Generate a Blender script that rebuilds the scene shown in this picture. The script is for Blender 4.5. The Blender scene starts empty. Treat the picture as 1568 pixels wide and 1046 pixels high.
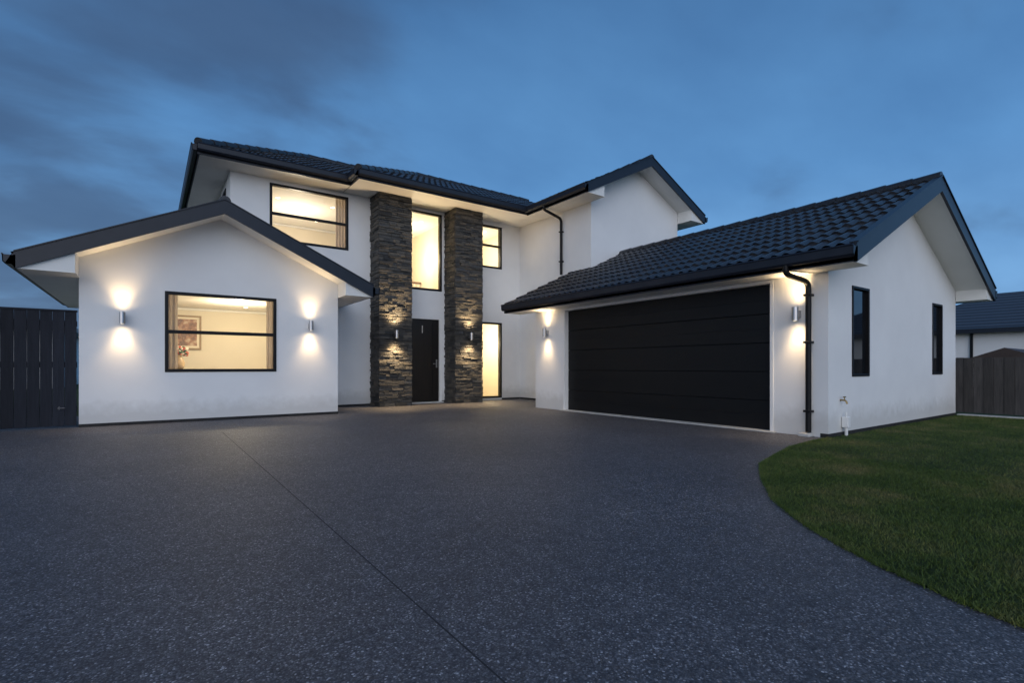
import bpy, bmesh, math, random
import numpy as np
from mathutils import Vector, Matrix
random.seed(7); np.random.seed(7)
scene = bpy.context.scene
scene.view_settings.view_transform='Standard'
scene.view_settings.look='None'
scene.view_settings.exposure=0

# ------------------------------------------------------------------ helpers
def link(o, parent=None):
    scene.collection.objects.link(o)
    if parent: o.parent=parent
    return o
def empty(name, loc=(0,0,0), parent=None):
    e=bpy.data.objects.new(name,None); e.location=loc; e.empty_display_size=.2
    return link(e,parent)
def obj_from_bm(name,bm,mat,parent=None,smooth=False,recalc=True):
    if recalc: bmesh.ops.recalc_face_normals(bm,faces=bm.faces[:])
    me=bpy.data.meshes.new(name); bm.to_mesh(me); bm.free()
    if mat: me.materials.append(mat)
    if smooth:
        for p in me.polygons: p.use_smooth=True
    return link(bpy.data.objects.new(name,me),parent)
def bm_box(bm,a,b):
    x0,y0,z0=[min(a[i],b[i]) for i in range(3)]; x1,y1,z1=[max(a[i],b[i]) for i in range(3)]
    v=[bm.verts.new(p) for p in [(x0,y0,z0),(x1,y0,z0),(x1,y1,z0),(x0,y1,z0),(x0,y0,z1),(x1,y0,z1),(x1,y1,z1),(x0,y1,z1)]]
    for f in [(0,3,2,1),(4,5,6,7),(0,1,5,4),(1,2,6,5),(2,3,7,6),(3,0,4,7)]:
        bm.faces.new([v[i] for i in f])
def boxes(name,lst,mat,parent=None,bevel=0):
    bm=bmesh.new()
    for a,b in lst: bm_box(bm,a,b)
    o=obj_from_bm(name,bm,mat,parent)
    if bevel:
        m=o.modifiers.new('b','BEVEL'); m.width=bevel; m.segments=2
    return o
def prism(name,pts,vec,mat,parent=None):
    bm=bmesh.new(); vec=Vector(vec)
    a=[bm.verts.new(p) for p in pts]; b=[bm.verts.new(Vector(p)+vec) for p in pts]
    bm.faces.new(a); bm.faces.new(b[::-1])
    n=len(pts)
    for i in range(n): bm.faces.new([a[i],a[(i+1)%n],b[(i+1)%n],b[i]])
    return obj_from_bm(name,bm,mat,parent)
def sheet(name,pts,mat,parent=None):
    bm=bmesh.new(); bm.faces.new([bm.verts.new(p) for p in pts])
    return obj_from_bm(name,bm,mat,parent,recalc=False)
def tube(name,pts,r,mat,parent=None,cyclic=False):
    cu=bpy.data.curves.new(name,'CURVE'); cu.dimensions='3D'; cu.bevel_depth=r; cu.bevel_resolution=4; cu.use_fill_caps=True
    s=cu.splines.new('POLY'); s.points.add(len(pts)-1)
    for i,p in enumerate(pts): s.points[i].co=(*p,1)
    s.use_smooth=True
    cu.materials.append(mat)
    return link(bpy.data.objects.new(name,cu),parent)
def smooth_path(pts,r=.08,n=6):
    out=[Vector(pts[0])]
    for i in range(1,len(pts)-1):
        p=Vector(pts[i]); a=(Vector(pts[i-1])-p); b=(Vector(pts[i+1])-p)
        ra=min(r,a.length*.45); rb=min(r,b.length*.45)
        A=p+a.normalized()*ra; B=p+b.normalized()*rb
        for k in range(n+1):
            t=k/n; out.append(A*(1-t)**2+p*2*t*(1-t)+B*t*t)
    out.append(Vector(pts[-1])); return out

# ------------------------------------------------------------------ materials
def mat(name,col=(.5,.5,.5),rough=.6,metal=0,spec=.5):
    m=bpy.data.materials.new(name); m.use_nodes=True
    b=m.node_tree.nodes['Principled BSDF']
    b.inputs['Base Color'].default_value=(*col,1); b.inputs['Roughness'].default_value=rough
    b.inputs['Metallic'].default_value=metal; b.inputs['Specular IOR Level'].default_value=spec
    return m,m.node_tree,b
def noise(nt,scale,detail=4,rough=.55,vec=None):
    n=nt.nodes.new('ShaderNodeTexNoise'); n.inputs['Scale'].default_value=scale
    n.inputs['Detail'].default_value=detail; n.inputs['Roughness'].default_value=rough
    if vec is None:
        tc=nt.nodes.new('ShaderNodeTexCoord'); vec=tc.outputs['Object']
    nt.links.new(vec,n.inputs['Vector']); return n
def ramp(nt,src,stops,interp='LINEAR'):
    r=nt.nodes.new('ShaderNodeValToRGB'); r.color_ramp.interpolation=interp
    e=r.color_ramp.elements
    while len(e)<len(stops): e.new(.5)
    for i,(p,c) in enumerate(stops):
        e[i].position=p; e[i].color=(*c,1) if len(c)==3 else c
    nt.links.new(src,r.inputs[0]); return r
def bump(nt,src,b,strength=.3,dist=.01):
    n=nt.nodes.new('ShaderNodeBump'); n.inputs['Strength'].default_value=strength; n.inputs['Distance'].default_value=dist
    nt.links.new(src,n.inputs['Height']); nt.links.new(n.outputs[0],b.inputs['Normal']); return n
def mixc(nt,fac,a,b,mode='MIX'):
    m=nt.nodes.new('ShaderNodeMix'); m.data_type='RGBA'; m.blend_type=mode
    if hasattr(fac,'links') or hasattr(fac,'is_linked'): nt.links.new(fac,m.inputs[0])
    else: m.inputs[0].default_value=fac
    for s,i in ((a,6),(b,7)):
        if isinstance(s,tuple): m.inputs[i].default_value=(*s,1)
        else: nt.links.new(s,m.inputs[i])
    return m.outputs[2]

def mk_noise_mat(name,c1,c2,scale,rough=.7,bs=None,bstr=.2,bdist=.004,detail=5,spec=.4):
    m,nt,b=mat(name,c1,rough,0,spec)
    n=noise(nt,scale,detail); r=ramp(nt,n.outputs[0],[(.3,c1),(.7,c2)])
    nt.links.new(r.outputs[0],b.inputs['Base Color'])
    if bs: bump(nt,noise(nt,bs,4).outputs[0],b,bstr,bdist)
    return m
M={}
# white plaster with faint staining, slightly dirtier close to the ground
m,nt,b=mat('white_plaster',(.8,.8,.79),.85,0,.2)
n1=noise(nt,1.1,5); r1=ramp(nt,n1.outputs[0],[(.3,(.76,.765,.765)),(.7,(.83,.835,.83))])
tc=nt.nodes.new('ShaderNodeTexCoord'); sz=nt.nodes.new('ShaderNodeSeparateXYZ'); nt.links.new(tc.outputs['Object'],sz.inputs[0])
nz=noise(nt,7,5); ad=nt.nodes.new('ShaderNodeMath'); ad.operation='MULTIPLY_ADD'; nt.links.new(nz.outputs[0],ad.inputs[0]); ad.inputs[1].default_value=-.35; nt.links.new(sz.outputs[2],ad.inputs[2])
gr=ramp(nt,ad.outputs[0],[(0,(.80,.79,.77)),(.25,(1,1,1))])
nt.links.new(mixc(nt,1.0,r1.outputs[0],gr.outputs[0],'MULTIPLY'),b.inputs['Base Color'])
bump(nt,noise(nt,160,3).outputs[0],b,.25,.003); M['plaster']=m
M['soffit']=mk_noise_mat('soffit_board',(.74,.74,.71),(.79,.79,.76),2,.6)
M['fascia']=mk_noise_mat('dark_fascia',(.010,.014,.023),(.015,.019,.030),6,.38)
M['black']=mk_noise_mat('black_aluminium',(.005,.005,.006),(.008,.008,.010),8,.45,spec=.25)
M['plinth']=mk_noise_mat('plinth',(.012,.012,.013),(.03,.03,.03),12,.8)
M['ivory']=mk_noise_mat('interior_paint',(.76,.70,.58),(.80,.74,.62),1,.7)
M['ceil']=mk_noise_mat('interior_ceiling',(.83,.81,.76),(.85,.83,.78),1,.7)
M['carpet']=mk_noise_mat('carpet',(.35,.28,.2),(.42,.34,.25),30,.95)
M['curtain']=mk_noise_mat('curtain_fabric',(.36,.31,.27),(.46,.40,.34),20,.9)
M['steel']=mat('brushed_steel',(.45,.45,.46),.30,1)[0]
M['concrete']=mk_noise_mat('concrete',(.42,.42,.40),(.55,.55,.53),8,.85,90,.3)
M['whitep']=mk_noise_mat('white_trim',(.78,.78,.77),(.82,.82,.80),3,.5)
# roof tile
m,nt,b=mat('roof_tile',(.03,.033,.04),.42,0,.5)
n1=noise(nt,2.2,6); n2=noise(nt,45,3)
r1=ramp(nt,n1.outputs[0],[(.3,(.010,.011,.014)),(.7,(.024,.026,.031))])
nt.links.new(mixc(nt,.35,r1.outputs[0],ramp(nt,n2.outputs[0],[(.35,(.008,.009,.012)),(.7,(.05,.052,.06))]).outputs[0]),b.inputs['Base Color'])
nt.links.new(ramp(nt,n1.outputs[0],[(.3,(.26,.26,.26)),(.7,(.42,.42,.42))]).outputs[0],b.inputs['Roughness'])
bump(nt,n2.outputs[0],b,.2,.004); M['tile']=m
# garage door
m,nt,b=mat('garage_door_steel',(.006,.0063,.007),.45,0,.3)
tc=nt.nodes.new('ShaderNodeTexCoord'); mp=nt.nodes.new('ShaderNodeMapping'); mp.inputs['Scale'].default_value=(1,2,60)
nt.links.new(tc.outputs['Object'],mp.inputs[0]); n=noise(nt,3,4,.6,mp.outputs[0])
bump(nt,n.outputs[0],b,.25,.003); M['gdoor']=m
# wood door
m,nt,b=mat('dark_timber_door',(.02,.012,.008),.4,0,.4)
tc=nt.nodes.new('ShaderNodeTexCoord'); mp=nt.nodes.new('ShaderNodeMapping'); mp.inputs['Scale'].default_value=(30,30,1.5)
nt.links.new(tc.outputs['Object'],mp.inputs[0]); n=noise(nt,2,5,.6,mp.outputs[0])
nt.links.new(ramp(nt,n.outputs[0],[(.3,(.003,.0026,.0022)),(.7,(.010,.007,.006))]).outputs[0],b.inputs['Base Color']); M['door']=m
# stone
m,nt,b=mat('stacked_stone',(.08,.08,.08),.72,0,.4)
g=nt.nodes.new('ShaderNodeNewGeometry')
r=ramp(nt,g.outputs['Random Per Island'],[(0,(.032,.034,.036)),(.3,(.060,.061,.061)),(.55,(.088,.085,.078)),(.8,(.125,.114,.098)),(1,(.060,.068,.078))])
n=noise(nt,14,6,.65)
c=mixc(nt,.6,r.outputs[0],ramp(nt,n.outputs[0],[(.3,(.35,.35,.35)),(.7,(1.25,1.22,1.15))]).outputs[0],'MULTIPLY')
nt.links.new(c,b.inputs['Base Color']); bump(nt,noise(nt,38,6,.7).outputs[0],b,1,.02); M['stone']=m
# glass
m=bpy.data.materials.new('window_glass'); m.use_nodes=True; nt=m.node_tree; nt.nodes.clear()
o=nt.nodes.new('ShaderNodeOutputMaterial'); t=nt.nodes.new('ShaderNodeBsdfTransparent'); gl=nt.nodes.new('ShaderNodeBsdfGlossy')
gl.inputs['Roughness'].default_value=.01; fr=nt.nodes.new('ShaderNodeFresnel'); fr.inputs[0].default_value=1.5
mx=nt.nodes.new('ShaderNodeMixShader'); t.inputs[0].default_value=(.93,.95,.94,1)
nt.links.new(fr.outputs[0],mx.inputs[0]); nt.links.new(t.outputs[0],mx.inputs[1]); nt.links.new(gl.outputs[0],mx.inputs[2]); nt.links.new(mx.outputs[0],o.inputs[0]); M['glass']=m
M['darkglass']=mat('tinted_glass',(.006,.008,.011),.03,0,.7)[0]
def emis(name,col,s):
    m=bpy.data.materials.new(name); m.use_nodes=True; b=m.node_tree.nodes['Principled BSDF']
    b.inputs['Base Color'].default_value=(*col,1); b.inputs['Emission Color'].default_value=(*col,1); b.inputs['Emission Strength'].default_value=s; return m
M['bulb']=emis('lamp_lens',(1,.8,.5),10)
M['shade']=emis('lamp_shade',(1,.88,.68),1.3)
M['downlight']=emis('downlight_lens',(1,.9,.75),6)
# exposed aggregate
m,nt,b=mat('exposed_aggregate',(.07,.07,.08),.6,0,.45)
tc=nt.nodes.new('ShaderNodeTexCoord')
v=nt.nodes.new('ShaderNodeTexVoronoi'); v.inputs['Scale'].default_value=150; nt.links.new(tc.outputs['Object'],v.inputs['Vector'])
sp=nt.nodes.new('ShaderNodeSeparateColor'); nt.links.new(v.outputs['Color'],sp.inputs[0])
st=ramp(nt,sp.outputs[0],[(0,(.046,.046,.051)),(.35,(.068,.068,.075)),(.7,(.106,.106,.117)),(.88,(.15,.15,.163)),(.955,(.25,.25,.265)),(1,(.44,.44,.46))])
ed=ramp(nt,v.outputs['Distance'],[(.4,(1,1,1)),(.85,(.5,.5,.52))])
c=mixc(nt,1.0,st.outputs[0],ed.outputs[0],'MULTIPLY')
n=noise(nt,.7,6,.6); c=mixc(nt,1.0,c,ramp(nt,n.outputs[0],[(.25,(.76,.76,.78)),(.75,(1.26,1.24,1.22))]).outputs[0],'MULTIPLY')
n=noise(nt,9,4,.6); c=mixc(nt,1.0,c,ramp(nt,n.outputs[0],[(.3,(.82,.82,.82)),(.7,(1.20,1.20,1.20))]).outputs[0],'MULTIPLY')
n=noise(nt,42,3,.6); c=mixc(nt,1.0,c,ramp(nt,n.outputs[0],[(.3,(.72,.72,.72)),(.7,(1.30,1.30,1.30))]).outputs[0],'MULTIPLY')
nt.links.new(c,b.inputs['Base Color'])
bump(nt,v.outputs['Distance'],b,.5,-.003); M['agg']=m
M['joint']=mk_noise_mat('joint_filler',(.018,.018,.020),(.035,.035,.038),30,.8)
# lawn soil/grass
m,nt,b=mat('lawn_turf',(.03,.05,.015),.9,0,.2)
n=noise(nt,1.6,6,.6); c=ramp(nt,n.outputs[0],[(.3,(.028,.050,.013)),(.55,(.055,.082,.022)),(.75,(.11,.105,.045))])
n2=noise(nt,120,4,.7); c2=mixc(nt,1.0,c.outputs[0],ramp(nt,n2.outputs[0],[(.3,(.4,.4,.4)),(.7,(1.4,1.4,1.4))]).outputs[0],'MULTIPLY')
nt.links.new(c2,b.inputs['Base Color']); bump(nt,n2.outputs[0],b,1,.02); M['turf']=m
m,nt,b=mat('grass_blade',(.04,.07,.02),.6,0,.3)
n=noise(nt,1.6,6,.6); c=ramp(nt,n.outputs[0],[(.3,(.044,.085,.017)),(.50,(.080,.122,.028)),(.68,(.165,.16,.065))])
g=nt.nodes.new('ShaderNodeNewGeometry')
c2=mixc(nt,1.0,c.outputs[0],ramp(nt,g.outputs['Random Per Island'],[(0,(.5,.55,.5)),(.8,(1.2,1.2,1.1)),(1,(2.0,1.7,1.3))]).outputs[0],'MULTIPLY')
nt.links.new(c2,b.inputs['Base Color']); M['blade']=m
def fence_mat(name,c1,c2):
    m,nt,b=mat(name,c1,.8,0,.3)
    tc=nt.nodes.new('ShaderNodeTexCoord'); mp=nt.nodes.new('ShaderNodeMapping'); mp.inputs['Scale'].default_value=(12,12,1)
    nt.links.new(tc.outputs['Object'],mp.inputs[0]); n=noise(nt,3,6,.65,mp.outputs[0])
    g=nt.nodes.new('ShaderNodeNewGeometry')
    c=mixc(nt,1.0,ramp(nt,n.outputs[0],[(.3,c1),(.7,c2)]).outputs[0],ramp(nt,g.outputs['Random Per Island'],[(0,(.7,.7,.7)),(1,(1.3,1.3,1.3))]).outputs[0],'MULTIPLY')
    nt.links.new(c,b.inputs['Base Color']); bump(nt,n.outputs[0],b,.4,.005); return m
M['fenceL']=fence_mat('stained_dark_timber',(.010,.012,.018),(.019,.022,.031))
M['fenceR']=fence_mat('weathered_timber',(.040,.038,.038),(.085,.078,.074))

# ------------------------------------------------------------------ builders
house=empty('house')
def mapper(kind,ox,oy):
    if kind=='x': return lambda u,w,z: (ox+u,oy+w,z)      # facing -Y
    return lambda u,w,z: (ox+w,oy+u,z)                    # facing -X
def wall(name,kind,ox,oy,L,z0,z1,holes,th=.15,mt=None):
    f=mapper(kind,ox,oy); bm=bmesh.new()
    us=sorted(set([0,L]+[h[0] for h in holes]+[h[1] for h in holes])); zs=sorted(set([z0,z1]+[h[2] for h in holes]+[h[3] for h in holes]))
    def inh(u,z): 
        return (not(0<u<L and z0<z<z1)) or any(h[0]<u<h[1] and h[2]<z<h[3] for h in holes)
    def q(*p): bm.faces.new([bm.verts.new(f(*a)) for a in p])
    for i in range(len(us)-1):
        for j in range(len(zs)-1):
            a,b2,c,d=us[i],us[i+1],zs[j],zs[j+1]
            um,zm=(a+b2)/2,(c+d)/2
            if inh(um,zm): continue
            q((a,0,c),(b2,0,c),(b2,0,d),(a,0,d)); q((a,th,c),(a,th,d),(b2,th,d),(b2,th,c))
            if inh(a-1e-4,zm): q((a,0,c),(a,0,d),(a,th,d),(a,th,c))
            if inh(b2+1e-4,zm): q((b2,0,c),(b2,th,c),(b2,th,d),(b2,0,d))
            if inh(um,c-1e-4): q((a,0,c),(a,th,c),(b2,th,c),(b2,0,c))
            if inh(um,d+1e-4): q((a,0,d),(b2,0,d),(b2,th,d),(a,th,d))
    bmesh.ops.remove_doubles(bm,verts=bm.verts,dist=1e-5)
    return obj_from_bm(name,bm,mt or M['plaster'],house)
def window(name,kind,ox,oy,u0,u1,z0,z1,mulls=(),glass='glass',fw=.055,vm=()):
    f=mapper(kind,ox,oy); L=[]
    g=.002
    def B(a,b2,w0,w1,c,d): L.append((f(a,w0,c),f(b2,w1,d)))
    B(u0+g,u1-g,-.015,.06,z1-fw,z1-g); B(u0+g,u1-g,-.015,.06,z0+g,z0+fw)
    B(u0+g,u0+fw,-.015,.06,z0+fw,z1-fw); B(u1-fw,u1-g,-.015,.06,z0+fw,z1-fw)
    for z in mulls: B(u0+fw,u1-fw,-.005,.05,z-.03,z+.03)
    for u in vm: B(u-.025,u+.025,-.004,.049,z0+fw,z1-fw)
    boxes(name+'_frame',L,M['black'],house,.004)
    R=[(f(u0+g,.061,z1-.03),f(u1-g,.15,z1-g)),(f(u0+g,.061,z0+g),f(u1-g,.15,z0+.03)),(f(u0+g,.061,z0+.03),f(u0+.03,.15,z1-.03)),(f(u1-.03,.061,z0+.03),f(u1-g,.15,z1-.03))]
    boxes(name+'_liner',R,M['black'],house)
    p=[f(u0+.03,.03,z0+.03),f(u1-.03,.03,z0+.03),f(u1-.03,.03,z1-.03),f(u0+.03,.03,z1-.03)]
    sheet(name+'_pane',p,M[glass],house)

def tile_plane(name,poly,parent=None,period=.33,course=.37,hr=.038,hs=.032):
    P=[Vector(p) for p in poly]
    a=(P[1]-P[0]).normalized(); n=a.cross(P[2]-P[0]).normalized()
    if n.z<0: n=-n
    b=n.cross(a)
    if b.z<0: b=-b
    o=P[0]; loc=[((p-o).dot(a),(p-o).dot(b)) for p in P]
    amin=min(l[0] for l in loc); amax=max(l[0] for l in loc); bmax=max(l[1] for l in loc)
    ns=max(2,int((amax-amin)/period*12)); As=[amin+(amax-amin)*i/ns for i in range(ns+1)]
    rows=[]; k=0
    while k*course<bmax:
        rows.append((k*course-(.0 if k else .02),hs)); rows.append((min((k+1)*course,bmax),.002)); k+=1
    def roll(x):
        ph=(x/period)%1.0
        if ph<.40: return hr*math.sin(math.pi*ph/.40)
        if ph<.52: return 0
        if ph<.92: return hr*.9*math.sin(math.pi*(ph-.52)/.40)
        return 0
    bm=bmesh.new(); grid=[]
    random.seed(int(amax*100))
    ntile=int((amax-amin)/period)+3; joff=None
    for ri,(bb,h) in enumerate(rows):
        if ri%2==0: joff=[random.uniform(-.005,.005) for _ in range(ntile)]
        grid.append([bm.verts.new((x,bb+(joff[int((x-amin)/period)] if (ri%2==0 and ri) else 0),h+roll(x)+joff[int((x-amin)/period)]*.6)) for x in As])
    for i in range(len(rows)-1):
        for j in range(ns): bm.faces.new([grid[i][j],grid[i][j+1],grid[i+1][j+1],grid[i+1][j]])
    cx=sum(l[0] for l in loc)/len(loc); cy=sum(l[1] for l in loc)/len(loc)
    for i in range(1,len(loc)):
        p=Vector((*loc[i],0)); q=Vector((*loc[(i+1)%len(loc)],0)); e=q-p
        nn=Vector((e.y,-e.x,0)).normalized()
        if (Vector((cx,cy,0))-p).dot(nn)>0: nn=-nn
        bmesh.ops.bisect_plane(bm,geom=bm.verts[:]+bm.edges[:]+bm.faces[:],plane_co=p,plane_no=nn,clear_outer=True)
    Mx=Matrix((( a.x,b.x,n.x,o.x),(a.y,b.y,n.y,o.y),(a.z,b.z,n.z,o.z),(0,0,0,1)))
    bm.transform(Mx)
    return obj_from_bm(name,bm,M['tile'],parent or house,recalc=True)
def ridge_caps(name,p0,p1,r=.085,parent=None):
    p0=Vector(p0);p1=Vector(p1); d=p1-p0; L=d.length; n=max(1,round(L/.38)); bm=bmesh.new()
    q=d.to_track_quat('Z','Y').to_matrix().to_4x4()
    for i in range(n):
        c=p0+d*((i+.5)/n)
        bmesh.ops.create_cone(bm,cap_ends=True,segments=14,radius1=r*1.1,radius2=r*.92,depth=L/n*1.06,matrix=Matrix.Translation(c)@q)
    return obj_from_bm(name,bm,M['tile'],parent or house)
def gutter(name,p0,p1,out,ztop,h=.15,parent=None):
    p0=Vector(p0);p1=Vector(p1); o=Vector((out[0],out[1],0)); bm=bmesh.new()
    prof=[(0,-.20),(0,.0),(.02,.0),(.02,-.04),(.022,-h),(.09,-h),(.115,-h+.03),(.12,-.03),(.13,-.015),(.12,.0),(.108,-.008),(.105,-h+.035),(.085,-h+.015),(.03,-h+.015),(.028,-.03),(-.02,-.01),(-.02,-.20)]
    A=[];Bv=[]
    for w,z in prof:
        A.append(bm.verts.new((p0.x+o.x*w,p0.y+o.y*w,ztop+z))); Bv.append(bm.verts.new((p1.x+o.x*w,p1.y+o.y*w,ztop+z)))
    n=len(prof)
    for i in range(n): bm.faces.new([A[i],A[(i+1)%n],Bv[(i+1)%n],Bv[i]])
    bm.faces.new(A); bm.faces.new(Bv[::-1])
    for P in (p0,p1):
        vs=[bm.verts.new((P.x+o.x*w,P.y+o.y*w,ztop+z)) for w,z in [(.02,-.02),(.022,-h),(.09,-h),(.115,-h+.03),(.12,-.02)]]
        bm.faces.new(vs)
    return obj_from_bm(name,bm,M['fascia'],parent or house)
def gable_roof(nm,xl,xr,y0,y1l,y1r,ze,slope,wl,wr,gy,soff_y1l=None,soff_y1r=None,gut_y1l=None):
    xm=(xl+xr)/2; zr=ze+(xm-xl)*slope
    tile_plane(nm+'_roof_tiles_left',[(xl,y1l,ze),(xl,y0+.03,ze),(xm,y0+.03,zr),(xm,y1l,zr)])
    tile_plane(nm+'_roof_tiles_right',[(xr,y0+.03,ze),(xr,y1r,ze),(xm,y1r,zr),(xm,y0+.03,zr)])
    ridge_caps(nm+'_ridge',(xm,y0,zr+.02),(xm,max(y1l,y1r),zr+.02))
    t0,t1=.012,.17
    for s,x0,y1 in (('left',xl,y1l),('right',xr,y1r)):
        prism(nm+'_lining_'+s,[(x0,y0+.02,ze-t0),(xm,y0+.02,zr-t0),(xm,y0+.02,zr-t1),(x0,y0+.02,ze-t1)],(0,y1-y0-.02,0),M['soffit'],house)
        prism(nm+'_barge_'+s,[(x0,y0-.02,ze+.035),(xm,y0-.02,zr+.035),(xm,y0-.02,zr-.20),(x0,y0-.02,ze-.20)],(0,.038,0),M['fascia'],house)
        prism(nm+'_barge_cap_'+s,[(x0,y0-.035,ze+.037),(xm,y0-.035,zr+.037),(xm,y0-.035,zr+.057),(x0,y0-.035,ze+.057)],(0,.10,0),M['fascia'],house)
    gutter(nm+'_gutter_left',(xl,y0-.02,0),(xl,gut_y1l or y1l,0),(-1,0),ze+.01)
    gutter(nm+'_gutter_right',(xr,y0-.02,0),(xr,y1r,0),(1,0),ze+.01)
    zs=ze-.19
    boxes(nm+'_eave_soffit',[((xl+.02,y0+.02,zs),(wl+.01,soff_y1l or y1l,zs+.012)),((wr-.01,y0+.02,zs),(xr-.02,soff_y1r or y1r,zs+.012))],M['soffit'],house)
    for s,x0,w in (('left',xl,wl),('right',xr,wr)):
        zw=ze+abs(w-x0)*slope
        prism(nm+'_eave_box_end_'+s,[(x0,y0+.025,zs+.012),(w,y0+.025,zs+.012),(w,y0+.025,zw-t1+.01),(x0,y0+.025,ze-t1+.01)],(0,gy-y0-.03,0),M['soffit'],house)
    return xm,zr
def room(nm,x0,x1,y0,y1,z0,z1,ceil=True):
    t=.05
    boxes(nm+'_walls',[((x0-t,y0,z0),(x0,y1+t,z1)),((x1,y0,z0),(x1+t,y1+t,z1)),((x0,y1,z0),(x1,y1+t,z1))],M['ivory'],house)
    boxes(nm+'_ceiling',[((x0-t,y0,z1),(x1+t,y1+t,z1+t))],M['ceil'],house)
    boxes(nm+'_floor',[((x0-t,y0,z0-t),(x1+t,y1+t,z0))],M['carpet'],house)
    boxes(nm+'_skirting',[((x0+.001,y1-.02,z0),(x1-.001,y1-.001,z0+.09))],M['whitep'],house)
    boxes(nm+'_cornice',[((x0+.001,y1-.06,z1-.06),(x1-.001,y1-.001,z1-.001))],M['whitep'],house,.02)
    bm=bmesh.new()
    for fx in (.3,.7):
        for fy in (.3,.75):
            bmesh.ops.create_circle(bm,cap_ends=True,segments=18,radius=.045,matrix=Matrix.Translation((x0+(x1-x0)*fx,y0+(y1-y0)*fy,z1-.004))@Matrix.Rotation(math.pi,4,'X'))
    obj_from_bm(nm+'_downlights',bm,M['downlight'],house,recalc=False)
def point(nm,loc,p,col=(1,.74,.42),r=.12,parent=None):
    l=bpy.data.lights.new(nm,'POINT'); l.energy=p; l.color=col; l.shadow_soft_size=r
    o=bpy.data.objects.new(nm,l); o.location=loc; return link(o,parent)

# ------------------------------------------------------------------ LEFT WING
wy=10.55
wall('wing_front_wall','x',-.9,wy,4.05,0,2.40,[(.225+.9,1.99+.9,.87,2.265)])
xm=1.07
zz=lambda x: 2.56+.47*(2.63-abs(x-xm))-.10
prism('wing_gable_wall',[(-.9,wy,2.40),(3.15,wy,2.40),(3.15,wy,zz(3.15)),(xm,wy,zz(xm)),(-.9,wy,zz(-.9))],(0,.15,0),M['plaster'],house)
wall('wing_left_wall','y',-.9,wy+.15,5.3,0,2.5,[])
wall('wing_right_wall','y',3.0,wy+.15,1.64,0,2.5,[])
gable_roof('wing',-1.56,3.70,10.0,16.0,12.34,2.56,.47,-.9,3.15,wy)
window('wing_window','x',-.9,wy,.225+.9,1.99+.9,.87,2.265,(1.57,))
boxes('wing_plinth',[((-.904,wy-.004,0),(3.154,wy+.1,.05))],M['plinth'],house)
room('lounge',-.74,2.98,10.71,14.3,.02,2.36)
point('lounge_light',(1.6,12.4,2.0),82,(1,.82,.56),parent=house)

# ------------------------------------------------------------------ MAIN BLOCK
my=12.35
wall('main_front_wall','x',1.42,my,7.68,0,5.16,[(0,1.73,0,2.6),(2.19-1.42,3.94-1.42,3.78,5.07),(5.36-1.42,6.47-1.42,3.0,5.08),(5.36-1.42,6.47-1.42,0,2.29),(7.55-1.42,8.44-1.42,3.82,5.05),(7.55-1.42,8.44-1.42,.06,2.25)])
wall('main_left_wall','y',1.42,my+.15,4.7,2.4,5.16,[(0.6,1.3,3.9,5.0)])
boxes('main_rear_wall',[((1.42,17.05,0),(12.59,17.2,5.16))],M['plaster'],house)
boxes('main_plinth',[((3.16,my-.004,0),(5.36,my+.05,.05)),((6.47,my-.004,0),(7.55,my+.05,.05)),((8.44,my-.004,0),(9.096,my+.05,.05))],M['plinth'],house)
boxes('right_block_plinth',[((9.096,9.5,0),(9.15,12.34,.05))],M['plinth'],house)
window('bedroom_window','x',1.42,my,2.19-1.42,3.94-1.42,3.78,5.07,(4.40,))
window('stair_window','x',1.42,my,5.36-1.42,6.47-1.42,3.0,5.08,())
window('landing_window','x',1.42,my,7.55-1.42,8.44-1.42,3.82,5.05,(4.47,))
window('hall_window','x',1.42,my,7.55-1.42,8.44-1.42,.06,2.25,())
window('side_window','y',1.42,my+.15,.6,1.3,3.9,5.0,(4.4,))
boxes('entry_door_frame',[((5.362,my+.0,0),(5.42,my+.1,2.288)),((6.40,my-.0,0),(6.468,my+.1,2.288)),((5.42,my,2.235),(6.40,my+.1,2.288))],M['whitep'],house)
boxes('entry_door',[((5.422,my+.04,.03),(6.398,my+.085,2.233))],M['door'],house,.003)
boxes('entry_door_panels',[((5.60,my+.03,.12),(5.615,my+.041,2.15)),((6.20,my+.03,.12),(6.215,my+.041,2.15))],M['black'],house)
boxes('entry_threshold',[((5.362,my-.12,0),(6.468,my+.10,.03))],M['concrete'],house)
boxes('door_handle',[((6.31,my+.015,.94),(6.35,my+.041,1.16)),((6.21,my-.012,1.035),(6.34,my+.0,1.055)),((6.32,my-.01,1.035),(6.34,my+.02,1.055)),((5.90,my+.03,1.86),(5.925,my+.041,2.06))],M['steel'],house,.004)
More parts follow.
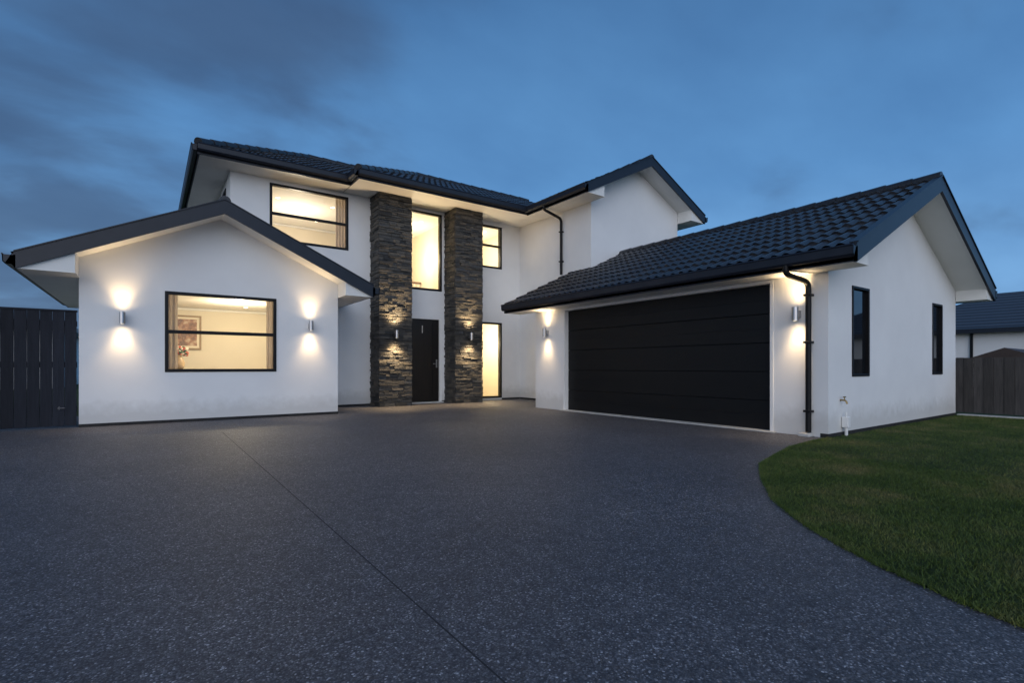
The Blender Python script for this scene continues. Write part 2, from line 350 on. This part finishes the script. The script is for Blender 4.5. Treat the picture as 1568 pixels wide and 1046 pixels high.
def column(nm,x0,x1,y0,y1,z1):
    bm=bmesh.new(); z=0
    bm_box(bm,(x0+.03,y0+.03,0),(x1-.03,y1,z1))
    rnd=random.Random(nm)
    while z<z1-.001:
        h=rnd.choice([.025,.035,.04,.05,.06,.075]); 
        if z+h>z1: h=z1-z
        g=.003
        def run(a,b,fn):
            u=a
            while u<b-.001:
                l=rnd.uniform(.10,.36)
                if b-(u+l)<.09: l=b-u
                fn(u+.0015,u+l-.0015,rnd.uniform(-.012,.030)); u+=l
        run(x0+.001,x1-.001,lambda a,b,p:bm_box(bm,(a,y0-p,z+g),(b,y0+.031,z+h-g)))
        run(y0+.033,y1,lambda a,b,p:bm_box(bm,(x0-p*.7,a,z+g),(x0+.031,b,z+h-g)))
        run(y0+.033,y1,lambda a,b,p:bm_box(bm,(x1-.031,a,z+g),(x1+p*.7,b,z+h-g)))
        z+=h
    for v in bm.verts:
        v.co.x+=rnd.uniform(-.004,.004); v.co.y+=rnd.uniform(-.006,.006); v.co.z+=rnd.uniform(-.0015,.0015)
    o=obj_from_bm(nm,bm,M['stone'],house)
    m=o.modifiers.new('b','BEVEL'); m.width=.004; m.segments=1
column('stone_column_a',4.48,5.33,11.75,12.335,5.155)
column('stone_column_b',6.55,7.40,11.75,12.335,5.155)
room('bedroom',1.60,4.9,my+.16,16.0,2.75,5.13)
point('bedroom_light',(3.2,14.2,4.4),72,(1,.84,.64),parent=house)
room('stairwell',5.05,6.95,my+.16,15.6,2.55,5.13)
point('stairwell_light',(6.2,14.0,4.2),78,(1,.83,.56),parent=house)
room('landing',7.1,8.98,my+.16,15.0,2.65,5.13)
point('landing_light',(8.1,13.6,4.4),58,(1,.83,.56),parent=house)
room('hall',7.1,8.98,my+.16,15.0,.02,2.40)
point('hall_light',(8.1,13.6,1.7),82,(1,.82,.54),parent=house)
boxes('bedroom_wardrobe',[((1.61,15.4,2.76),(2.6,15.99,4.85))],M['whitep'],house,.01)
boxes('hall_inner_doorway',[((7.75,14.96,.02),(7.82,15.0,2.1)),((8.58,14.96,.02),(8.65,15.0,2.1)),((7.75,14.96,2.1),(8.65,15.0,2.17))],M['whitep'],house)
boxes('hall_inner_door',[((7.82,14.97,.03),(8.58,14.995,2.1))],mk_noise_mat('painted_door',(.62,.56,.46),(.68,.62,.52),2,.5),house)
E=5.35; S=.466
rz=E+2.725*S
tile_plane('main_roof_front',[(.8,11.75,E),(11,11.75,E),(11,14.475,rz),(3.525,14.475,rz)])
tile_plane('main_roof_left',[(.8,17.2,E),(.8,11.75,E),(3.525,14.475,rz)])
tile_plane('main_roof_back',[(12,17.2,E),(.8,17.2,E),(3.525,14.475,rz),(12,14.475,rz)])
ridge_caps('main_hip',(.8,11.75,E+.04),(3.525,14.475,rz+.03)); ridge_caps('main_ridge',(3.525,14.475,rz+.03),(10.5,14.475,rz+.03))
r2=E+2.6*S
tile_plane('entry_roof_front',[(3.8,11.2,E),(10.8,11.2,E),(10.8,13.8,r2),(6.4,13.8,r2)])
tile_plane('entry_roof_left',[(3.8,13.8,E),(3.8,11.2,E),(6.4,13.8,r2)])
ridge_caps('entry_hip',(3.8,11.2,E+.04),(6.4,13.8,r2+.03)); ridge_caps('entry_ridge',(6.4,13.8,r2+.03),(10.5,13.8,r2+.03))
gutter('gutter_main_front',(.78,11.75,0),(3.80,11.75,0),(0,-1),E+.01)
gutter('gutter_main_left',(.8,11.73,0),(.8,17.2,0),(-1,0),E+.01)
gutter('gutter_entry_front',(3.78,11.2,0),(8.5,11.2,0),(0,-1),E+.01)
gutter('gutter_entry_left',(3.8,11.18,0),(3.8,11.75,0),(-1,0),E+.01)
zs=E-.19
boxes('main_soffit',[((.82,11.77,zs),(3.8,my+.01,zs+.012)),((.82,my+.01,zs),(1.43,17.1,zs+.012)),((3.82,11.22,zs),(9.11,my+.01,zs+.012))],M['soffit'],house)

# ------------------------------------------------------------------ RIGHT (UPPER) BLOCK
wall('right_block_inner_wall','y',9.1,9.32,3.03,0,5.16,[])
wall('right_block_gable_wall','x',9.25,9.32,3.34,2.4,5.16,[])
boxes('right_block_side_wall',[((12.44,9.47,0),(12.59,17.05,5.16))],M['plaster'],house)
ux=10.85; uz=lambda x: 5.33+.49*(2.35-abs(x-ux))-.10
prism('right_block_gable',[(9.1,9.32,5.16),(12.59,9.32,5.16),(12.59,9.32,uz(12.59)),(ux,9.32,uz(ux)),(9.1,9.32,uz(9.1))],(0,.15,0),M['plaster'],house)
gable_roof('right_block',8.5,13.2,8.83,16.5,16.5,5.33,.49,9.1,12.59,9.32,soff_y1l=11.2,gut_y1l=11.2)

# ------------------------------------------------------------------ GARAGE
gx=7.45; gy=3.11
wall('garage_front_wall','y',gx,gy+.15,6.07,0,2.34,[(3.89-gy-.15,8.45-gy-.15,-.0,2.2)])
wall('garage_side_wall','x',gx,gy,5.55,0,2.34,[(8.19-gx,8.79-gx,.82,2.13),(11.62-gx,12.17-gx,.82,2.13)])
gm=10.2; gz=lambda x: 2.44+.469*(3.2-abs(x-gm))-.10
prism('garage_gable_wall',[(gx,gy,2.34),(13.0,gy,2.34),(13.0,gy,gz(13.0)),(gm,gy,gz(gm)),(gx,gy,gz(gx))],(0,.15,0),M['plaster'],house)
boxes('garage_end_wall',[((gx,9.33,0),(9.1,9.48,2.6))],M['plaster'],house)
prism('garage_end_gable',[(gx+.01,9.32,2.6),(9.1,9.32,2.6),(9.1,9.32,gz(9.1)),(gx+.01,9.32,gz(gx+.01))],(0,.14,0),M['plaster'],house)
boxes('garage_rear_wall',[((12.85,gy+.15,0),(13.0,9.5,2.4))],M['plaster'],house)
gable_roof('garage',7.0,13.4,2.62,10.1,10.1,2.44,.469,gx,13.0,gy)
prism('garage_end_barge',[(7.0,10.10,2.47),(9.1,10.10,2.47+2.1*.469),(9.1,10.10,2.25+2.1*.469),(7.0,10.10,2.25)],(0,.04,0),M['fascia'],house)
window('garage_window_a','x',gx,gy,8.19-gx,8.79-gx,.82,2.13,(),'darkglass',.04)
window('garage_window_b','x',gx,gy,11.62-gx,12.17-gx,.82,2.13,(),'darkglass',.04)
boxes('garage_plinth',[((gx-.004,gy-.004,0),(13.004,gy+.1,.055))],M['plinth'],house)
L=[];ph=2.17/5
for i in range(5): L.append(((gx+.10,3.90,.02+i*ph+.003),(gx+.14,8.44,.02+(i+1)*ph-.003)))
boxes('garage_door_panels',L,M['gdoor'],house,.005)
L=[]
for i in range(5): L.append(((gx+.094,3.94,.02+i*ph+ph*.5-.003),(gx+.101,8.40,.02+i*ph+ph*.5+.003)))
boxes('garage_door_ribs',L,M['gdoor'],house)
boxes('garage_door_back',[((gx+.142,3.895,.0),(gx+.15,8.445,2.199))],M['black'],house)
boxes('garage_door_jambs',[((gx-.012,3.85,0),(gx+.10,3.898,2.24)),((gx-.012,8.442,0),(gx+.10,8.49,2.24)),((gx-.012,3.898,2.192),(gx+.10,8.442,2.24))],M['whitep'],house,.003)
boxes('garage_door_sill',[((gx-.09,3.80,0),(gx+.14,8.52,.018))],M['concrete'],house,.005)
boxes('garage_door_seal',[((gx+.095,3.90,.018),(gx+.14,8.44,.028))],M['black'],house)

def downpipe(nm,pts,brz,face):
    tube(nm,smooth_path(pts,.10,6),.037,M['black'],house)
    x,y=pts[-1][0],pts[-1][1]
    boxes(nm+'_brackets',[((x-.05,y-.05,z-.015),(x+.055,y+.05,z+.015)) for z in brz],M['black'],house,.004)
downpipe('downpipe_garage',[(6.93,3.42,2.34),(6.93,3.42,2.20),(7.395,3.34,2.13),(7.395,3.34,.06)],(.35,1.3,1.95),0)
downpipe('downpipe_right_block',[(8.44,10.4,5.22),(8.44,10.4,5.10),(9.045,10.4,4.95),(9.045,10.4,3.45)],(3.8,4.6),0)
boxes('downpipe_outlet',[((7.30,3.29,0),(7.46,3.44,.05))],M['concrete'],house,.01)

# ------------------------------------------------------------------ WALL LAMPS
def wall_lamp(loc,n,power=34,cone=86,dist=.115):
    e=empty('wall_lamp',loc)
    n=Vector(n); off=n*dist
    bm=bmesh.new()
    seg=24; r=.042; ri=.038; h=.095
    rings=[(r,-h),(r,h),(ri,h),(ri,h-.02),(0.001,h-.02)]
    rings2=[(r,-h),(ri,-h),(ri,-h+.02),(0.001,-h+.02)]
    for rr in (rings,rings2):
        prev=None
        for (rad,z) in rr:
            cur=[bm.verts.new((off.x+rad*math.cos(2*math.pi*k/seg),off.y+rad*math.sin(2*math.pi*k/seg),z)) for k in range(seg)]
            if prev:
                for k in range(seg): bm.faces.new([prev[k],prev[(k+1)%seg],cur[(k+1)%seg],cur[k]])
            prev=cur
    obj_from_bm('body',bm,M['steel'],e,smooth=False)
    t=Vector((n.y,n.x,0))
    a=-t*.03+Vector((0,0,-.05)); b=t*.03+n*(dist-.04)+Vector((0,0,.05))
    boxes('back_plate',[(a,b)],M['steel'],e,.003)
    for s in (1,-1):
        bm=bmesh.new(); bmesh.ops.create_circle(bm,cap_ends=True,segments=20,radius=.034,matrix=Matrix.Translation((off.x,off.y,s*(h-.014))))
        obj_from_bm('lens',bm,M['bulb'],e,recalc=False)
        l=bpy.data.lights.new('lamp_beam','SPOT'); l.energy=power; l.color=(1,.70,.38); l.spot_size=math.radians(cone); l.spot_blend=1.0; l.shadow_soft_size=.06
        o=bpy.data.objects.new('lamp_beam',l); o.location=(off.x,off.y,s*(h+.01)); o.rotation_euler=(math.pi if s>0 else 0,0,0); link(o,e)
        l=bpy.data.lights.new('lamp_spill','SPOT'); l.energy=5; l.color=(1,.72,.42); l.spot_size=math.radians(170); l.spot_blend=1.0; l.shadow_soft_size=.06
        o=bpy.data.objects.new('lamp_spill',l); o.location=(off.x,off.y,s*(h+.03)); o.rotation_euler=(math.pi if s>0 else 0,0,0); link(o,e)
    return e
wall_lamp((-.35,wy,1.76),(0,-1,0)); wall_lamp((2.60,wy,1.77),(0,-1,0))
wall_lamp((4.86,11.715,1.75),(0,-1,0),190,106,.13); wall_lamp((6.95,11.715,1.77),(0,-1,0),190,106,.13)
wall_lamp((gx,3.49,1.70),(-1,0,0)); wall_lamp((gx,9.02,1.74),(-1,0,0))

# ------------------------------------------------------------------ INTERIOR OBJECTS
def curtain(x0,x1,y,z0,z1):
    bm=bmesh.new(); n=60; prev=None
    for i in range(n+1):
        u=i/n; x=x0+(x1-x0)*u; yy=y+.03*math.sin(u*math.pi*2*((x1-x0)/.07))
        c=(bm.verts.new((x,yy,z0)),bm.verts.new((x,yy,z1)))
        if prev: bm.faces.new([prev[0],c[0],c[1],prev[1]])
        prev=c
    obj_from_bm('curtain',bm,M['curtain'],None,smooth=True,recalc=False)
nt=M['curtain'].node_tree; b=nt.nodes['Principled BSDF']; out=[n for n in nt.nodes if n.type=='OUTPUT_MATERIAL'][0]
tr=nt.nodes.new('ShaderNodeBsdfTranslucent'); tr.inputs[0].default_value=(.55,.47,.40,1); mx=nt.nodes.new('ShaderNodeMixShader'); mx.inputs[0].default_value=.5
nt.links.new(b.outputs[0],mx.inputs[1]); nt.links.new(tr.outputs[0],mx.inputs[2]); nt.links.new(mx.outputs[0],out.inputs[0])
curtain(.16,.42,10.82,.3,2.3); curtain(1.86,2.20,10.82,.3,2.3)
curtain(3.72,4.10,12.64,2.9,5.1); curtain(2.05,2.27,12.64,2.9,5.1)
def picture(x0,x1,y,z0,z1,stops,sc=6):
    e=empty('framed_picture',((x0+x1)/2,y,(z0+z1)/2)); w=(x1-x0)/2;h=(z1-z0)/2
    fm=mk_noise_mat('picture_frame',(.30,.22,.13),(.38,.28,.18),10,.5)
    boxes('frame',[((-w,-.03,-h),(-w+.04,0,h)),((w-.04,-.03,-h),(w,0,h)),((-w+.04,-.03,h-.04),(w-.04,0,h)),((-w+.04,-.03,-h),(w-.04,0,-h+.04))],fm,e)
    boxes('mount',[((-w+.04,-.012,-h+.04),(w-.04,-.002,h-.04))],M['ivory'],e)
    m,nt,b=mat('painted_canvas',(.6,.4,.35),.8); n=noise(nt,sc,4)
    nt.links.new(ramp(nt,n.outputs[0],stops).outputs[0],b.inputs['Base Color'])
    boxes('canvas',[((-w+.09,-.016,-h+.09),(w-.09,-.0125,h-.09))],m,e)
picture(.43,1.03,14.29,1.37,2.18,[(.35,(.62,.52,.40)),(.48,(.40,.24,.18)),(.60,(.20,.14,.12)),(.7,(.6,.40,.33))])
picture(5.95,6.50,15.59,3.25,4.0,[(.35,(.55,.5,.45)),(.5,(.5,.10,.05)),(.7,(.2,.2,.2))])
tb=empty('side_table',(.62,13.2,.02)); wd=mk_noise_mat('table_wood',(.10,.05,.03),(.16,.09,.05),10,.4)
boxes('top',[((-.35,-.2,.84),(.35,.2,.88))],wd,tb,.005)
boxes('legs',[((sx*.30-.02,sy*.16-.02,0),(sx*.30+.02,sy*.16+.02,.84)) for sx in(-1,1) for sy in(-1,1)],wd,tb)
vs=empty('flower_vase',(.55,13.2,.90))
bm=bmesh.new(); prev=None
for rad,z in [(.001,0),(.05,0),(.09,.08),(.10,.15),(.06,.24),(.04,.28),(.055,.32)]:
    cur=[bm.verts.new((rad*math.cos(2*math.pi*k/20),rad*math.sin(2*math.pi*k/20),z)) for k in range(20)]
    if prev:
        for k in range(20): bm.faces.new([prev[k],prev[(k+1)%20],cur[(k+1)%20],cur[k]])
    prev=cur
obj_from_bm('vase',bm,mk_noise_mat('glazed_ceramic',(.5,.35,.2),(.65,.5,.3),6,.2),vs,smooth=True)
rn=random.Random(3)
for nm_,cnt,ca,cb_ in (('red_blooms',30,(.50,.04,.03),(.65,.16,.08)),('white_blooms',20,(.7,.6,.5),(.8,.7,.6)),('leaves',26,(.03,.07,.02),(.06,.12,.03))):
    bm=bmesh.new()
    for i in range(cnt):
        a=rn.uniform(0,6.28); rr=rn.uniform(0,.16); z=.36+rn.uniform(0,.17)-rr*.5
        mt=Matrix.Translation((rr*math.cos(a),rr*math.sin(a),z))@Matrix.Rotation(rn.uniform(0,3),4,'X')@Matrix.Diagonal((1,1,.5,1))
        bmesh.ops.create_icosphere(bm,subdivisions=1,radius=rn.uniform(.02,.038),matrix=mt)
    obj_from_bm(nm_,bm,mk_noise_mat(nm_,ca,cb_,14,.6),vs)
pe=empty('pendant_lamp',(5.95,14.0,4.55))
bm=bmesh.new(); bmesh.ops.create_cone(bm,cap_ends=False,segments=24,radius1=.20,radius2=.13,depth=.28)
obj_from_bm('shade',bm,M['shade'],pe,smooth=True); tube('cord',[(0,0,.14),(0,0,.58)],.006,M['black'],pe)
bl=empty('stair_balustrade',(0,0,0))
boxes('rail',[((5.08,14.6,3.55),(6.93,14.66,3.60))],wd,bl); boxes('balusters',[((5.15+i*.12,14.62,2.56),(5.165+i*.12,14.64,3.55)) for i in range(15)],M['whitep'],bl)

# ------------------------------------------------------------------ GARDEN TAP + BOX
tp=empty('garden_tap',(7.81,gy,.50))
brass=mat('brass',(.35,.25,.12),.35,1)[0]
tube('pipe',smooth_path([(0,0,.0),(0,-.07,.0),(0,-.09,-.05)],.03,4),.012,brass,tp)
tube('handle',[(-.035,-.055,.045),(.035,-.055,.045)],.008,brass,tp); tube('stem',[(0,-.055,0),(0,-.055,.045)],.007,brass,tp)
tr=empty('gully_pipe',(7.88,gy-.05,0))
boxes('box',[((-.045,-.04,.12),(.045,.045,.27))],M['whitep'],tr,.01); tube('riser',[(0,0,.0),(0,0,.12)],.02,M['whitep'],tr); tube('stub',[(0,0,.27),(0,0,.33)],.012,M['whitep'],tr)

# ------------------------------------------------------------------ GROUND
sheet('ground',[(-600,-600,-.03),(600,-600,-.03),(600,600,-.03),(-600,600,-.03)],M['turf'])
dw=prism('driveway',[(-24,-16,-.02),(9.3,-16,-.02),(9.3,13,-.02),(-24,13,-.02)],(0,0,.02),M['agg'])
boxes('driveway_joint',[((.877,-16,.0),(.8835,8.6,.001))],M['joint'],dw)
ctrl=[(7.44,3.09),(6.98,3.08),(6.2,3.0),(5.42,2.80),(4.9,2.65),(4.48,2.42),(4.15,2.22),(3.95,2.08),(3.65,1.88),(3.41,1.66),(3.18,1.42),(2.99,1.17),(2.86,.97),(2.77,.80),(2.67,.60),(2.60,.40),(2.54,.1),(2.50,-.3),(2.47,-1),(2.45,-3),(2.45,-16)]
poly=ctrl+[(13.3,-16),(13.3,3.09)]
lawn=prism('lawn',[(x,y,-.015) for x,y in poly],(0,0,.021),M['turf'])
def inside(px,py,poly):
    ins=np.zeros(len(px),bool); n=len(poly); j=n-1
    for i in range(n):
        xi,yi=poly[i];xj,yj=poly[j]
        c=((yi>py)!=(yj>py))&(px<(xj-xi)*(py-yi)/(yj-yi+1e-12)+xi); ins^=c; j=i
    return ins
def blades(N,x0,x1,y0,y1,h):
    px=np.random.uniform(x0,x1,N); py=np.random.uniform(y0,y1,N)
    k=inside(px,py,poly); return px[k],py[k],np.full(k.sum(),h)
sets=[blades(190000,2.45,6.0,-.8,3.1,.017),blades(160000,6.0,13.2,-2.0,3.1,.019),blades(40000,2.45,10,-6,-.8,.024)]
ex=[];ey=[]
for i in range(len(ctrl)-3):
    a=np.array(ctrl[i]);b_=np.array(ctrl[i+1]); L_=np.linalg.norm(b_-a); n_=int(L_*1600)
    t=np.random.rand(n_,1); p=a+(b_-a)*t+np.random.normal(0,.011,(n_,2)); ex+=list(p[:,0]); ey+=list(p[:,1])
px=np.concatenate([s[0] for s in sets]+[np.array(ex)]); py=np.concatenate([s[1] for s in sets]+[np.array(ey)]); hh=np.concatenate([s[2] for s in sets]+[np.full(len(ex),.018)])
N=len(px); ang=np.random.uniform(0,6.283,N); w=np.random.uniform(.0012,.0026,N); hh=hh*np.random.uniform(.6,1.5,N)
lx=np.random.normal(0,.6,N)*hh; ly=np.random.normal(0,.6,N)*hh
V=np.zeros((N,3,3)); V[:,0,0]=px-np.cos(ang)*w; V[:,0,1]=py-np.sin(ang)*w; V[:,1,0]=px+np.cos(ang)*w; V[:,1,1]=py+np.sin(ang)*w
V[:,2,0]=px+lx; V[:,2,1]=py+ly; V[:,2,2]=hh; V[:,:2,2]=0; V[:,:,2]+=.004
me=bpy.data.meshes.new('grass_blades'); me.vertices.add(N*3); me.loops.add(N*3); me.polygons.add(N)
me.vertices.foreach_set('co',V.reshape(-1)); me.loops.foreach_set('vertex_index',np.arange(N*3,dtype=np.int32))
me.polygons.foreach_set('loop_start',np.arange(0,N*3,3,dtype=np.int32)); me.polygons.foreach_set('loop_total',np.full(N,3,dtype=np.int32))
me.update(calc_edges=True); me.materials.append(M['blade']); link(bpy.data.objects.new('grass_blades',me),lawn)

# ------------------------------------------------------------------ FENCES
fl=empty('timber_fence',(-.92,10.62,0))
L=[];x=-9.0;i=0
while x<-.02:
    w_=.145; L.append(((x,-.012+.004*(i%2),.03),(min(x+w_-.004,-.005),.012,1.83))); x+=w_; i+=1
boxes('boards',L,M['fenceL'],fl,.002); boxes('rails',[((-9,.013,z),(-.01,.055,z+.09)) for z in(.25,.95,1.6)]+[((-9,-.02,1.832),(-.005,.05,1.86))],M['fenceL'],fl)
boxes('gate_latch',[((-.24,-.028,.305),(-.15,-.012,.32)),((-.225,-.035,.285),(-.212,-.012,.34))],mat('latch_metal',(.15,.15,.16),.4,1)[0],fl,.003)
boxes('gate_gap',[((-1.08,-.0165,.03),(-1.072,-.0125,1.83))],M['plinth'],fl)
fr=empty('timber_fence',(13.16,4.2,0))
L=[];y=.0;i=0
while y>-16:
    L.append(((-.01+.012*(i%2),y-.146,.06),(.012+.012*(i%2),y-.001,1.14+random.uniform(-.004,.004)))); y-=.147; i+=1
boxes('boards',L,M['fenceR'],fr,.002); boxes('rails',[((.03,-16,z),(.07,0,z+.08)) for z in(.25,.95)],M['fenceR'],fr)
boxes('mowing_strip',[((12.98,-15,-.01),(13.18,3.09,.03))],M['concrete'],fr,.008).location=(-13.16,-4.2,0)

# ------------------------------------------------------------------ NEIGHBOURING HOUSES
def hip_house(name,x0,x1,y0,y1,ez,rise,along,roofm,wallm,ov=.5):
    e=empty(name)
    boxes('walls',[((x0,y0,0),(x1,y1,ez-.1))],wallm,e)
    X0,X1,Y0,Y1=x0-ov,x1+ov,y0-ov,y1+ov; bm=bmesh.new()
    v=[bm.verts.new(p) for p in [(X0,Y0,ez),(X1,Y0,ez),(X1,Y1,ez),(X0,Y1,ez)]]
    if along=='x':
        h=(Y1-Y0)/2; a=bm.verts.new((X0+h,Y0+h,ez+rise)); b=bm.verts.new((X1-h,Y0+h,ez+rise))
        fs=[(v[0],v[1],b,a),(v[1],v[2],b),(v[2],v[3],a,b),(v[3],v[0],a)]
    else:
        h=(X1-X0)/2; a=bm.verts.new((X0+h,Y0+h,ez+rise)); b=bm.verts.new((X0+h,Y1-h,ez+rise))
        fs=[(v[0],v[1],a),(v[1],v[2],b,a),(v[2],v[3],b),(v[3],v[0],a,b)]
    for f in fs: bm.faces.new(f)
    obj_from_bm('roof',bm,roofm,e)
    boxes('fascia',[((X0,Y0,ez-.2),(X1,Y1,ez-.004))],M['fascia'],e)
    return e
m,nt,b=mat('distant_roof_tile',(.03,.035,.045),.5,0,.5)
tc=nt.nodes.new('ShaderNodeTexCoord'); w=nt.nodes.new('ShaderNodeTexWave'); w.bands_direction='Z'; w.inputs['Scale'].default_value=1.9; w.inputs['Distortion'].default_value=.4
nt.links.new(tc.outputs['Object'],w.inputs[0]); nt.links.new(ramp(nt,w.outputs[0],[(.2,(.02,.023,.03)),(.8,(.05,.056,.07))]).outputs[0],b.inputs['Base Color']); bump(nt,w.outputs[0],b,.6,.04)
M['droof']=m
h1=hip_house('neighbouring_house',32,40,-9,11,2.75,2.05,'y',M['droof'],M['plaster'])
boxes('downpipe',[((31.9,7.0,0),(31.98,7.1,2.6))],M['black'],h1); boxes('window',[((31.96,2.5,.9),(31.99,4.5,2.1))],M['darkglass'],h1)
hip_house('neighbouring_house',-22,-3.2,30,38,2.75,1.25,'x',mk_noise_mat('blue_steel_roof',(.10,.13,.17),(.12,.155,.2),2,.5),M['plaster'])
sh=empty('garden_shed',(0,0,0))
boxes('walls',[((24.0,3.6,0),(27.5,5.2,1.2))],mk_noise_mat('brown_brick',(.10,.06,.045),(.16,.1,.07),6,.8),sh)
prism('roof',[(23.8,3.3,1.2),(23.8,5.5,1.2),(23.8,4.4,1.62)],(4,0,0),mk_noise_mat('brown_steel_roof',(.05,.035,.03),(.07,.05,.04),3,.6),sh)

# ------------------------------------------------------------------ WORLD / SUN
w=bpy.data.worlds.new('World'); scene.world=w; w.use_nodes=True; nt=w.node_tree; bg=nt.nodes['Background']
tc=nt.nodes.new('ShaderNodeTexCoord'); sx=nt.nodes.new('ShaderNodeSeparateXYZ'); nt.links.new(tc.outputs['Generated'],sx.inputs[0])
def math_(op,a,b=None,c=None):
    n=nt.nodes.new('ShaderNodeMath'); n.operation=op
    for i,s in enumerate((a,b,c)):
        if s is None: continue
        if isinstance(s,(int,float)): n.inputs[i].default_value=s
        else: nt.links.new(s,n.inputs[i])
    return n.outputs[0]
zc=math_('MAXIMUM',sx.outputs[2],0.0)
grad=ramp(nt,zc,[(0,(.19,.39,.68)),(.12,(.150,.35,.67)),(.32,(.095,.265,.56)),(.60,(.058,.170,.385)),(1,(.042,.125,.30))])
den=math_('ADD',zc,.32)
cx=math_('DIVIDE',sx.outputs[0],den); cy=math_('DIVIDE',sx.outputs[1],den)
cb=nt.nodes.new('ShaderNodeCombineXYZ'); nt.links.new(cx,cb.inputs[0]); nt.links.new(cy,cb.inputs[1])
mp=nt.nodes.new('ShaderNodeMapping'); mp.inputs['Rotation'].default_value=(0,0,math.radians(25)); mp.inputs['Scale'].default_value=(1.0,1.5,1); mp.inputs['Location'].default_value=(1.3,.4,0)
nt.links.new(cb.outputs[0],mp.inputs[0])
n1=noise(nt,1.7,6,.50,mp.outputs[0]); n1.inputs['Distortion'].default_value=.2
left=math_('MULTIPLY_ADD',sx.outputs[0],-1.0,.26)
leftc=math_('MINIMUM',math_('MAXIMUM',left,-.22),.36)
cl=math_('ADD',n1.outputs[0],math_('MULTIPLY',leftc,.55))
cf=ramp(nt,cl,[(.42,(0,0,0)),(.74,(1,1,1))],'EASE')
cf2=math_('MULTIPLY',cf.outputs[0],.82)
col=mixc(nt,cf2,grad.outputs[0],(.044,.090,.195))
n3=noise(nt,2.4,5,.5,mp.outputs[0]); col=mixc(nt,1.0,col,ramp(nt,n3.outputs[0],[(.3,(.86,.88,.90)),(.7,(1.15,1.12,1.08))]).outputs[0],'MULTIPLY')
dp=math_('ADD',math_('MULTIPLY',sx.outputs[0],-.60),math_('MULTIPLY',sx.outputs[1],-.80))
gl=ramp(nt,dp,[(.15,(0,0,0)),(1,(.84,.91,1.0))])
hz=ramp(nt,zc,[(0,(1,1,1)),(.7,(.38,.39,.46))])
glow=mixc(nt,1.0,gl.outputs[0],hz.outputs[0],'MULTIPLY')
col=mixc(nt,1.0,col,glow,'ADD')
sk=nt.nodes.new('ShaderNodeTexSky'); sk.sky_type='NISHITA'; sk.sun_disc=False; sk.sun_elevation=math.radians(4); sk.sun_rotation=math.radians(217)
col=mixc(nt,.012,col,sk.outputs[0],'ADD')
nt.links.new(col,bg.inputs[0]); bg.inputs[1].default_value=1.0
sl=bpy.data.lights.new('dusk_sun','SUN'); sl.energy=.88; sl.angle=math.radians(70); sl.color=(1,.97,.97)
so=link(bpy.data.objects.new('dusk_sun',sl)); so.rotation_euler=Vector((.55,.74,-.36)).to_track_quat('-Z','Y').to_euler()

# ------------------------------------------------------------------ CAMERA
cam=bpy.data.cameras.new('camera'); co=link(bpy.data.objects.new('camera',cam))
co.location=(0,0,.96); co.rotation_euler=(math.radians(90),0,math.radians(-35.5))
cam.sensor_width=36; cam.lens=36*780/1568; cam.shift_y=39/1568; cam.clip_end=3000; cam.clip_start=.05
scene.camera=co
